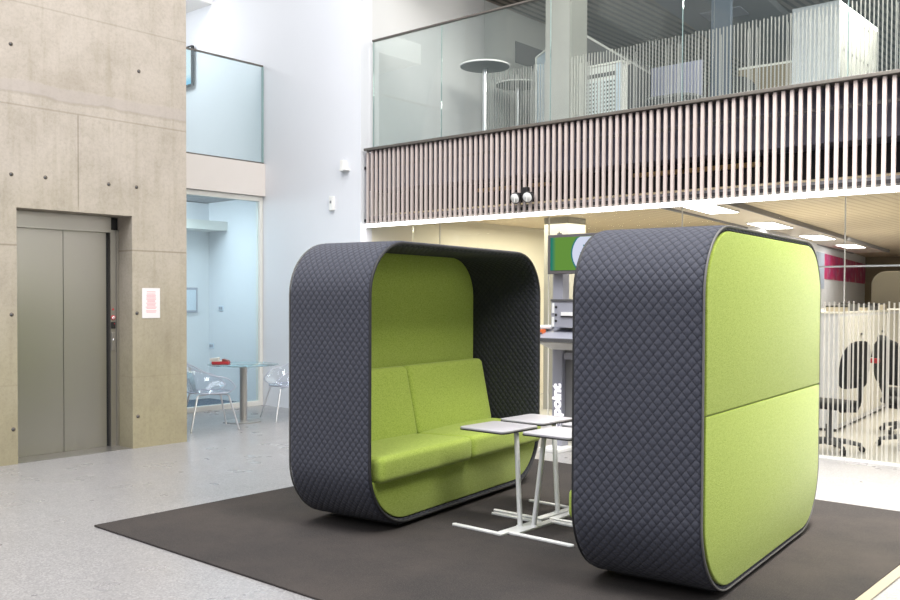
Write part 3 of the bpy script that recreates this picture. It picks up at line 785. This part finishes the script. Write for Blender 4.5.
# instrument box
m = MB(); m.box(.10, 1.0, .02, .185, 1.14, 1.375, .004); ib = m.build('instrument_box', M['lilac_metal'], ki)
m = MB(); m.box(.098, 1.002, .012, .186, 1.375, 1.395); m.build('hood', M['grey_dark'], ib)
for z in (1.19, 1.315): one((.115, .135, .008, .02, z-.045, z+.045)).build('hinge', M['white_metal'], ib)
for z in (1.20, 1.255, 1.325): m = MB(); m.disc((.155, .017, z), (0, 1, 0), .012, .008, 12); m.build('key_lock', M['black'], ib)
m = MB(); m.box(.21, .45, .008, .02, 1.235, 1.245); m.box(.21, .45, .014, .02, 1.247, 1.28, mi=1); m.build('card_slot', [M['black'], M['white_metal']], ib)
m = MB(); m.tube([(-.05, .06, 1.135), (.09, .06, 1.14)], .022, 14); m.build('scanner', M['white_metal'], ki, smooth=True)
m = MB(); m.box(-.0, .035, -.02, .03, 1.062, 1.12); m.build('warning_tag', M['orange'], ki)
# screen
m = MB(); m.box(.0, 1.10, .10, .17, 1.625, 1.985, .006); sc = m.build('screen', M['frame_grey'], ki)
scr = MB(); scr.box(-.515, .515, -.003, 0, -.15, .15); so = scr.build('display', M['screen_green'], sc); so.location = (.55, .10, 1.808)
def ell(cx, cz, rx, rz, y0, y1, lim=.147, n=40):
    p = [(max(-.51, min(.51, cx+rx*math.cos(2*PI*k/n))), max(-lim, min(lim, cz+rz*math.sin(2*PI*k/n)))) for k in range(n)]
    mm = MB(); mm.prism(p, 1, y0, y1); return mm
o = ell(.0, .0, .29, .235, -.005, -.0031).build('picture_border', M['screen_teal'], so)
o = ell(.0, .0, .275, .22, -.007, -.0051).build('picture', M['screen_white'], so)
m = MB(); m.prism([(-.23, -.147), (-.18, -.05), (-.155, -.06), (-.15, -.01), (-.13, 0), (-.11, -.02), (-.115, -.06), (-.06, -.09), (0, -.147)], 1, -.009, -.0071); m.build('dark_figure', M['screen_dark'], so)
m = MB(); m.box(-.16, .2, -.009, -.0071, .06, .075); m.box(-.19, .2, -.009, -.0071, .0, .008); m.build('picture_lines', M['screen_teal'], so)
m = MB(); m.box(.08, .13, .135, .145, 1.985, 2.0); m.tube([(.10, .14, 2.0), (.10, .14, 2.015)], .006, 8); m.build('antenna', M['grey_dark'], ki)
tx = bpy.data.curves.new('lettering', 'FONT'); tx.body = 'helpoint'; tx.size = .135; tx.extrude = .002; tx.offset = .006; tx.space_character = 1.0
to = bpy.data.objects.new('t', tx); COL.objects.link(to); bpy.context.view_layer.update()
me = bpy.data.meshes.new_from_object(to.evaluated_get(bpy.context.evaluated_depsgraph_get())); bpy.data.objects.remove(to)
me.materials.clear(); me.materials.append(M['text_white'])
lt = bpy.data.objects.new('lettering', me); COL.objects.link(lt); lt.parent = ki
xs_ = [v.co.x for v in me.vertices]; ln = max(xs_)-min(xs_)
lt.matrix_local = Matrix.Translation((.095, .187, .612-.47)) @ Matrix(((0, -1, 0, 0), (0, 0, -1, 0), (1, 0, 0, 0), (0, 0, 0, 1))) @ Matrix.Scale(.47/ln, 4, (1, 0, 0))

# ------------------------------------------------------------------ office beyond the glass: ground floor
cb = thing('storage_cabinet', 'long white waist-high storage cabinet inside the office', 'cabinet', (-3.21, 10.0, 0), math.radians(5))
m = MB(); m.box(-1.2, 0, 0, 5.0, .03, 1.25); m.build('carcass', M['wall_white'], cb)
m = MB(); m.box(-1.2, .01, -.01, 5.0, 1.25, 1.27); m.build('worktop', M['off_white'], cb)
for k in range(4): 
    m = MB(); m.box(.001, .012, .04+k*1.2, 1.2+k*1.2, .08, 1.22); dd = m.build('cabinet_door', M['off_white'], cb)
    one((.012, .03, 1.0+k*1.2, 1.1+k*1.2, 1.0, 1.02)).build('handle', M['grey_dark'], dd)
one((-1.15, -.03, .03, 4.9, 0, .03)).build('toe_kick', M['grey_dark'], cb)
rr = random.Random(4)
labs = ['small dark file box at the cabinet front corner', 'dark stacking tray on the white cabinet, second from the corner', 'black file box on the white cabinet, third from the corner', 'dark low tray on the white cabinet, fourth from the corner', 'dark file box on the white cabinet behind the low tray']
for k in range(5):
    fb = thing('file_box', labs[k], 'box', (-3.36-.05*k, 10.42+k*.55, 1.272), .1, 'clutter along the white cabinet')
    hgt = (.05, .08, .04, .06, .07)[k]
    m = MB(); m.box(-.09, .09, -.12, .12, 0, hgt, .004); bx = m.build('body', M['grey_dark'] if k % 2 else M['trim_tan'], fb)
    m = MB(); m.box(-.092, .092, -.122, .122, hgt, hgt+.015); m.build('lid', M['black'], fb)
yf = thing('potted_flower', 'yellow bloom in a small pot on the cabinet by the green pod edge', 'plant', (-3.52, 10.12, 1.272))
m = MB(); m.lathe([(0, 0), (.03, 0), (.04, .07), (.033, .07), (0, .06)], n=16); m.build('pot', M['trim_tan'], yf, smooth=True)
m = MB(); m.tube([(0, 0, .06), (.005, 0, .12)], .004, 6); m.build('stem', M['trim_tan'], yf)
m = MB()
for k in range(8):
    a = 2*PI*k/8; m.lathe([(0, .11), (.018, .12), (.022, .135), (.012, .15), (0, .153)], .022*math.cos(a), .022*math.sin(a), 8)
m.lathe([(0, .12), (.022, .135), (.02, .155), (0, .165)], 0, 0, 10); m.build('bloom', M['yellow'], yf, smooth=True)
asn = thing('acoustic_screen', 'dark brown grey rounded screen standing behind the white cabinet', 'screen', (-4.18, 15.6, 0), math.radians(6))
m = MB(); m.prism(rrect(.62, 1.83, .22, .0, .945, 8, .02), 1, -.03, .03, .01, 2); m.build('padded_panel', plain('taupe', srgb(78, 72, 60), .9, var=.1), asn)
m = MB(); m.box(.33, .39, -.04, .04, 0, 2.0); m.build('post', M['trim_tan'], asn); m = MB(); m.box(-.3, .39, -.15, .15, 0, .03); m.build('foot', M['grey_dark'], asn)

def office_chair(label, loc, rz, extra=False):
    t = thing('office_chair', label, 'chair', loc, rz, 'black swivel chairs')   # faces +y
    m = MB()
    for k in range(5):
        a = 2*PI*k/5+.3; d = Vector((math.cos(a), math.sin(a), 0))
        m.tube([(0, 0, .10), tuple(d*.14+Vector((0, 0, .095))), tuple(d*.28+Vector((0, 0, .065)))], [.03, .025, .018], 8)
    bs = m.build('star_base', M['grey_dark'], t, smooth=True)
    for k in range(5):
        a = 2*PI*k/5+.3; m = MB(); c = Vector((math.cos(a)*.28, math.sin(a)*.28, .028)); s = Vector((-math.sin(a), math.cos(a), 0))
        m.tube([tuple(c-s*.022), tuple(c+s*.022)], .027, 12); m.build('caster', M['black'], bs)
    m = MB(); m.tube([(0, 0, .06), (0, 0, .25), (0, 0, .251), (0, 0, .40)], [.034, .034, .022, .022], 14); m.build('gas_column', M['grey_dark'], t, smooth=True)
    m = MB(); m.box(-.21, .21, -.20, .22, .40, .465, .028, 4, f=lambda c: (c[0], c[1], c[2]+.02*math.cos(c[0]*6)*.5)); m.build('seat', M['black_fabric'], t, smooth=True, angle=60)
    m = MB(); m.prism(rrect(.46, .43, .19, 0, .815, 8, .09), 1, -.265, -.20, .022, 3)
    for v in m.bm.verts: v.co.y += -.12*(v.co.z-.6)+.5*v.co.x**2
    m.build('backrest', M['black_fabric'], t, smooth=True, angle=60)
    m = MB(); m.tube([(0, -.10, .385), (0, -.25, .40), (0, -.285, .50), (0, -.285, .70)], .022, 8); m.build('back_stem', M['black'], t, smooth=True)
    return t
office_chair('black office chair nearest the glass, beside the green pod edge', (-2.86, 8.70, 0), math.radians(80))
office_chair('black office chair seen side-on, second from the green pod', (-2.34, 9.42, 0), math.radians(-40))
office_chair('black office chair cut by the right edge of the photo', (-2.60, 10.4, 0), math.radians(-60))
lan = thing('red_bag', 'small red pouch hanging beside the second office chair', 'bag', (-2.60, 9.15, .82))
m = MB(); m.box(-.04, .04, -.03, .03, -.015, .03, .01, 2); m.build('pouch', M['red'], lan); m = MB(); m.tube([(-.03, 0, .04), (-.02, 0, .10), (.02, 0, .10), (.03, 0, .04)], .006, 6); m.build('strap', M['black'], lan)

# ------------------------------------------------------------------ upper gallery contents
UF = 3.10
def high_table(label, loc):
    t = thing('high_table', label, 'table', loc, 0, 'round high tables in the gallery')
    m = MB(); m.lathe([(0, 0), (.24, 0), (.24, .012), (.03, .03), (0, .03)], n=32); m.build('base', M['steel_satin'], t, smooth=True)
    m = MB(); m.tube([(0, 0, .02), (0, 0, 1.13)], .03, 16); m.build('pole', M['chrome'], t, smooth=True)
    m = MB(); m.lathe([(0, 1.13), (.24, 1.145), (.305, 1.16)], n=48); m.lathe([(.31, 1.178), (0, 1.18)], n=48); tp = m.build('table_top', plain('table_sage', (.16, .18, .17), .5), t, smooth=True); m = MB(); m.lathe([(.305, 1.16), (.312, 1.164), (.312, 1.176), (.308, 1.18)], n=48); m.build('edge_band', M['white_paint'], tp)
    return t
high_table('nearer round high table with a grey disc top on the upper floor', (-7.125, 8.9, UF))
high_table('farther round high table behind the white line film on the upper floor', (-7.40, 9.96, UF))

pd = thing('pedestal_cabinet', 'white perforated metal cabinet right of the upper column', 'cabinet', (-6.09, 10.05, UF))
m = MB(); m.box(-.30, .22, 0, .14, 0, 1.24); m.build('carcass', M['white_paint'], pd)
m = MB(); m.box(-.295, .14, -.012, 0, .02, 1.06); m.build('perforated_panel', M['perforated'], pd)
m = MB(); m.box(-.30, .24, -.02, .16, 1.24, 1.265); m.build('worktop', M['off_white'], pd)
m = MB(); m.box(-.28, .14, -.006, 0, 1.10, 1.15); m.build('vent_slot', M['grey_dark'], pd)
m = MB(); m.box(.15, .22, -.014, 0, 0, 1.24); m.build('end_post', M['pale_blue'], pd)
lp = thing('long_partition', 'dark office partition with thin white top edge running back from the perforated cabinet', 'partition', (-6.520, 10.2, UF), math.atan2(0.449, 3.170))
m = MB(); m.box(-.025, .025, 0, 3.200, .02, 1.730-.03); m.build('panel', M['grey_dark'], lp)
m = MB(); m.box(-.03, .03, 0, 3.200, 1.730-.03, 1.730); m.build('top_edge', M['white_paint'], lp)
for y in (.1, 3.200-.1): one((-.15, .15, y-.03, y+.03, 0, .02)).build('foot', M['grey_dark'], lp)
dk = thing('office_desk', 'grey desk on a white leg in front of the lilac divider', 'desk', (-5.95, 11.7, UF))
m = MB(); m.prism(rrect(.75, .8, .2), 2, 1.02, 1.06, .005, 1); m.build('desk_top', M['grey_mid'], dk)
for x, y in ((.2, -.2), (-.25, .25)): one((x-.03, x+.03, y-.03, y+.03, 0, 1.02)).build('leg', M['white_paint'], dk)
lb = thing('desk_divider', 'lilac desk divider board behind the upper office desk', 'divider', (-6.23, 12.3, UF))
m = MB(); m.box(-.45, .36, -.02, .02, .65, 1.72, .006); m.build('board', M['lilac_board'], lb)
for x in (-.4, .3): one((x-.02, x+.02, -.02, .02, 0, .65)).build('leg', M['grey_dark'], lb)
oc = office_chair('black office chair in the upper office right of the lilac divider', (-5.25, 11.9, UF), math.radians(200)); oc.scale = (1.35, 1.35, 1.35)
cs = thing('curved_screen', 'pale curved translucent screen just left of the upper column', 'screen', (-6.96, 9.75, UF))
m = MB()
pts = [(0.0, 0, 0), (.05, .12, 0), (.13, .22, 0), (.22, .28, 0)]
bm = m.bm; lo = [bm.verts.new(Vector(p)) for p in pts]; hi = [bm.verts.new(Vector((p[0], p[1], 1.42+.30*k/3))) for k, p in enumerate(pts)]
for i in range(3): bm.faces.new((lo[i], lo[i+1], hi[i+1], hi[i])).smooth = True
m.build('screen_sheet', M['pale_blue'], cs); m = MB(); m.tube([(0, 0, 0), (0, 0, 1.42)], .012, 8); m.tube([tuple(v) for v in ((0, 0, 1.42), (.05, .12, 1.52), (.13, .22, 1.62), (.22, .28, 1.72))], .012, 8); m.build('edge_profile', M['white_paint'], cs)
wb = thing('white_partition', 'tall glossy white box partition lit from above on the upper floor right', 'partition', (-3.70, 9.9, UF))
m = MB(); m.box(0, .49, 0, .05, 0, 1.42); m.build('end_panel', M['wall_white'], wb)
m = MB(); m.box(.44, .49, .051, 1.30, 0, 1.379); m.build('side_panel', M['off_white'], wb)
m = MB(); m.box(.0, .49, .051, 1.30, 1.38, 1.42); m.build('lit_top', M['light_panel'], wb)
m = MB()
for k in range(7): m.box(.49, .494, .12+k*.14, .17+k*.14, .92, .945)
for k in range(3): m.box(.49, .494, .05+k*.1, .08+k*.1, .55, .58)
for k in range(7): m.box(.49, .494, .12+k*.14, .16+k*.14, 1.30, 1.32)
m.build('slot', M['black'], wb)
bk = thing('bookcase', 'dark reddish brown shelving right of the upper column', 'shelving', (-8.0+.6, 15.5, UF))
m = MB(); m.box(-.4, -.37, 0, .4, 0, 2.2); m.box(.37, .4, 0, .4, 0, 2.2); m.box(-.37, .37, .36, .4, 0, 2.2); m.build('carcass', plain('redbrown', (.10, .045, .035), .6), bk)
for k in range(6): one((-.37, .37, 0, .36, .02+k*.42, .05+k*.42)).build('shelf', plain('redbrown', (.10, .045, .035), .6) if k == 0 else bpy.data.materials['redbrown'], bk)
ur = thing('ceiling_raft', 'grey suspended ceiling panel with a faint lamp ring in the upper gallery', 'ceiling panel', (-5.3, 11.5, 5.28), math.radians(6))
m = MB(); m.box(-.62, .62, -1.6, 3.5, 0, .10, .01); m.build('panel', M['raft_dark'], ur)
m = MB(); m.box(-.3, .25, .2, .6, -.012, 0, .004); m.build('lamp_frame', M['lilac_metal'], ur)
pw = thing('low_partition', 'beige low partition in the upper office left of the white box', 'partition', (-5.05, 12.5, UF), math.radians(4))
m = MB(); m.box(-.35, .42, -.03, .03, 0, 1.52); m.build('panel', M['brown_wall'], pw); one((-.35, .42, -.035, .035, 1.52, 1.55)).build('top_trim', M['off_white'], pw)
sr = thing('standing_screen', 'tall narrow blue grey upright screen in the upper office', 'screen', (-5.0, 11.0, UF))
m = MB(); m.prism(rrect(.26, 2.2, .02, 0, 1.1, 3), 1, -.03, .03, .005, 2); m.build('padded_panel', plain('bluegrey', (.09, .115, .16), .8), sr)
one((-.2, .2, -.15, .15, 0, .02)).build('foot', M['grey_dark'], sr)
bc = thing('blue_chair', 'blue chair back at the far right edge of the upper floor', 'chair', (-2.40, 9.25, UF))
m = MB(); m.box(-.02, .22, -.025, .025, .50, .80, .02, 3); m.build('backrest', plain('royal_blue', (.03, .05, .30), .6), bc)
m = MB(); m.box(-.04, .24, .0, .30, .40, .44, .015, 2); m.build('seat', bpy.data.materials['royal_blue'], bc)
for x in (0, .2):
    for y in (0.02, .28):
        m = MB(); m.tube([(x, y, .42 if y > .1 else .52), (x, y, 0)], .011, 8); m.build('leg', M['chrome'], bc)

# ------------------------------------------------------------------ lights
def area(name, loc, target, size, power, col=(1, 1, 1), sy=None):
    ld = bpy.data.lights.new(name, 'AREA'); ld.energy = power; ld.color = col; ld.size = size
    if sy: ld.shape = 'RECTANGLE'; ld.size_y = sy
    o = bpy.data.objects.new(name, ld); COL.objects.link(o); o.location = loc
    o.rotation_euler = (Vector(target)-Vector(loc)).to_track_quat('-Z', 'Y').to_euler(); return o
area('skylight', (-5.0, 1.5, 10), (-5.0, 3.5, 0), 7, 1200, (1., 1., 1.))
area('fill_right', (1.2, 3.4, 7.5), (-2.2, 4.6, .9), 3, 620, (1., .97, .90))  # unseen fill added to brighten the right pod's green back
area('fill_side', (4.6, 5.6, 3.2), (-2, 4.6, .7), 3, 150, (1., .98, .93))  # second unseen fill, added to even out the lower green back
_sp = area('floor_fill', (-.9, 5.4, 7.5), (-1.9, 6.6, 0), 1.6, 125, (1., .96, .87)); _sp.data.spread = math.radians(48)  # unseen narrow fill added to brighten the floor before the glazing
area('fill_front', (-3.0, -5.5, 8.5), (-7.0, 7, 2.0), 6, 450, (.93, .95, 1.))  # unseen fill put high on the front side to light the white wall
area('office_lamp', (-2.6, 10.6, 2.34), (-2.6, 10.6, 0), 2.6, 120, (1., .94, .80))
area('office_lamp.001', (-6.2, 9.9, 2.34), (-6.2, 9.9, 0), 2.2, 110, (1., .92, .70))
area('office_lamp.002', (-3.6, 16.5, 2.33), (-4.2, 17, 0), 4.0, 200, (1., .94, .82))
area('gallery_lamp', (-4.5, 11.5, 5.2), (-4.5, 11.5, 3), 4, 45, (1., .96, .88))
area('gallery_lamp.001', (-6.4, 8.6, 5.35), (-7.6, 9.4, 3), 1.6, 40, (1., .98, .92))
area('partition_lamp', (-2.7, 10.3, 5.1), (-3.2, 10.5, 4.1), .6, 60, (1., .95, .86))
area('room_fill', (-10.2, 6.0, 2.60), (-10.3, 6.8, 0), .7, 40, (.82, .94, 1.))  # unseen light added to brighten the glazed room
area('balcony_fill', (-11.2, 6.3, 5.30), (-10.4, 7.4, 3.8), .8, 26, (.90, .97, 1.))  # unseen light added to brighten the wall behind the balcony glass

wd = bpy.data.worlds.new('world'); SC.world = wd; wd.use_nodes = True
bg = wd.node_tree.nodes['Background']; bg.inputs[0].default_value = (.88, .93, 1., 1); bg.inputs[1].default_value = .36

# ------------------------------------------------------------------ camera
f, yaw, pit, roll, yc = 915.56, math.radians(40.79), math.radians(-1.288), math.radians(.238), 318.81
Fw = Vector((-math.sin(yaw)*math.cos(pit), math.cos(yaw)*math.cos(pit), math.sin(pit)))
Rr = Vector((math.cos(yaw), math.sin(yaw), 0)); Uu = Rr.cross(Fw)
R2 = Rr*math.cos(roll)+Uu*math.sin(roll); U2 = R2.cross(Fw)
cd = bpy.data.cameras.new('camera'); cam = bpy.data.objects.new('camera', cd); COL.objects.link(cam)
cd.sensor_fit = 'HORIZONTAL'; cd.sensor_width = 36; cd.lens = f/900*36; cd.shift_y = (yc-300)/900; cd.clip_end = 100
m3 = Matrix((R2, U2, -Fw)).transposed()
cam.matrix_world = Matrix.Translation((0, 0, 1.4)) @ m3.to_4x4()
SC.camera = cam
SC.view_settings.view_transform = 'Standard'; SC.view_settings.look = 'None'; SC.view_settings.exposure = 0.; SC.view_settings.gamma = 1.
SC.cycles.caustics_reflective = False; SC.cycles.caustics_refractive = False; SC.cycles.max_bounces = 10; SC.cycles.transparent_max_bounces = 24
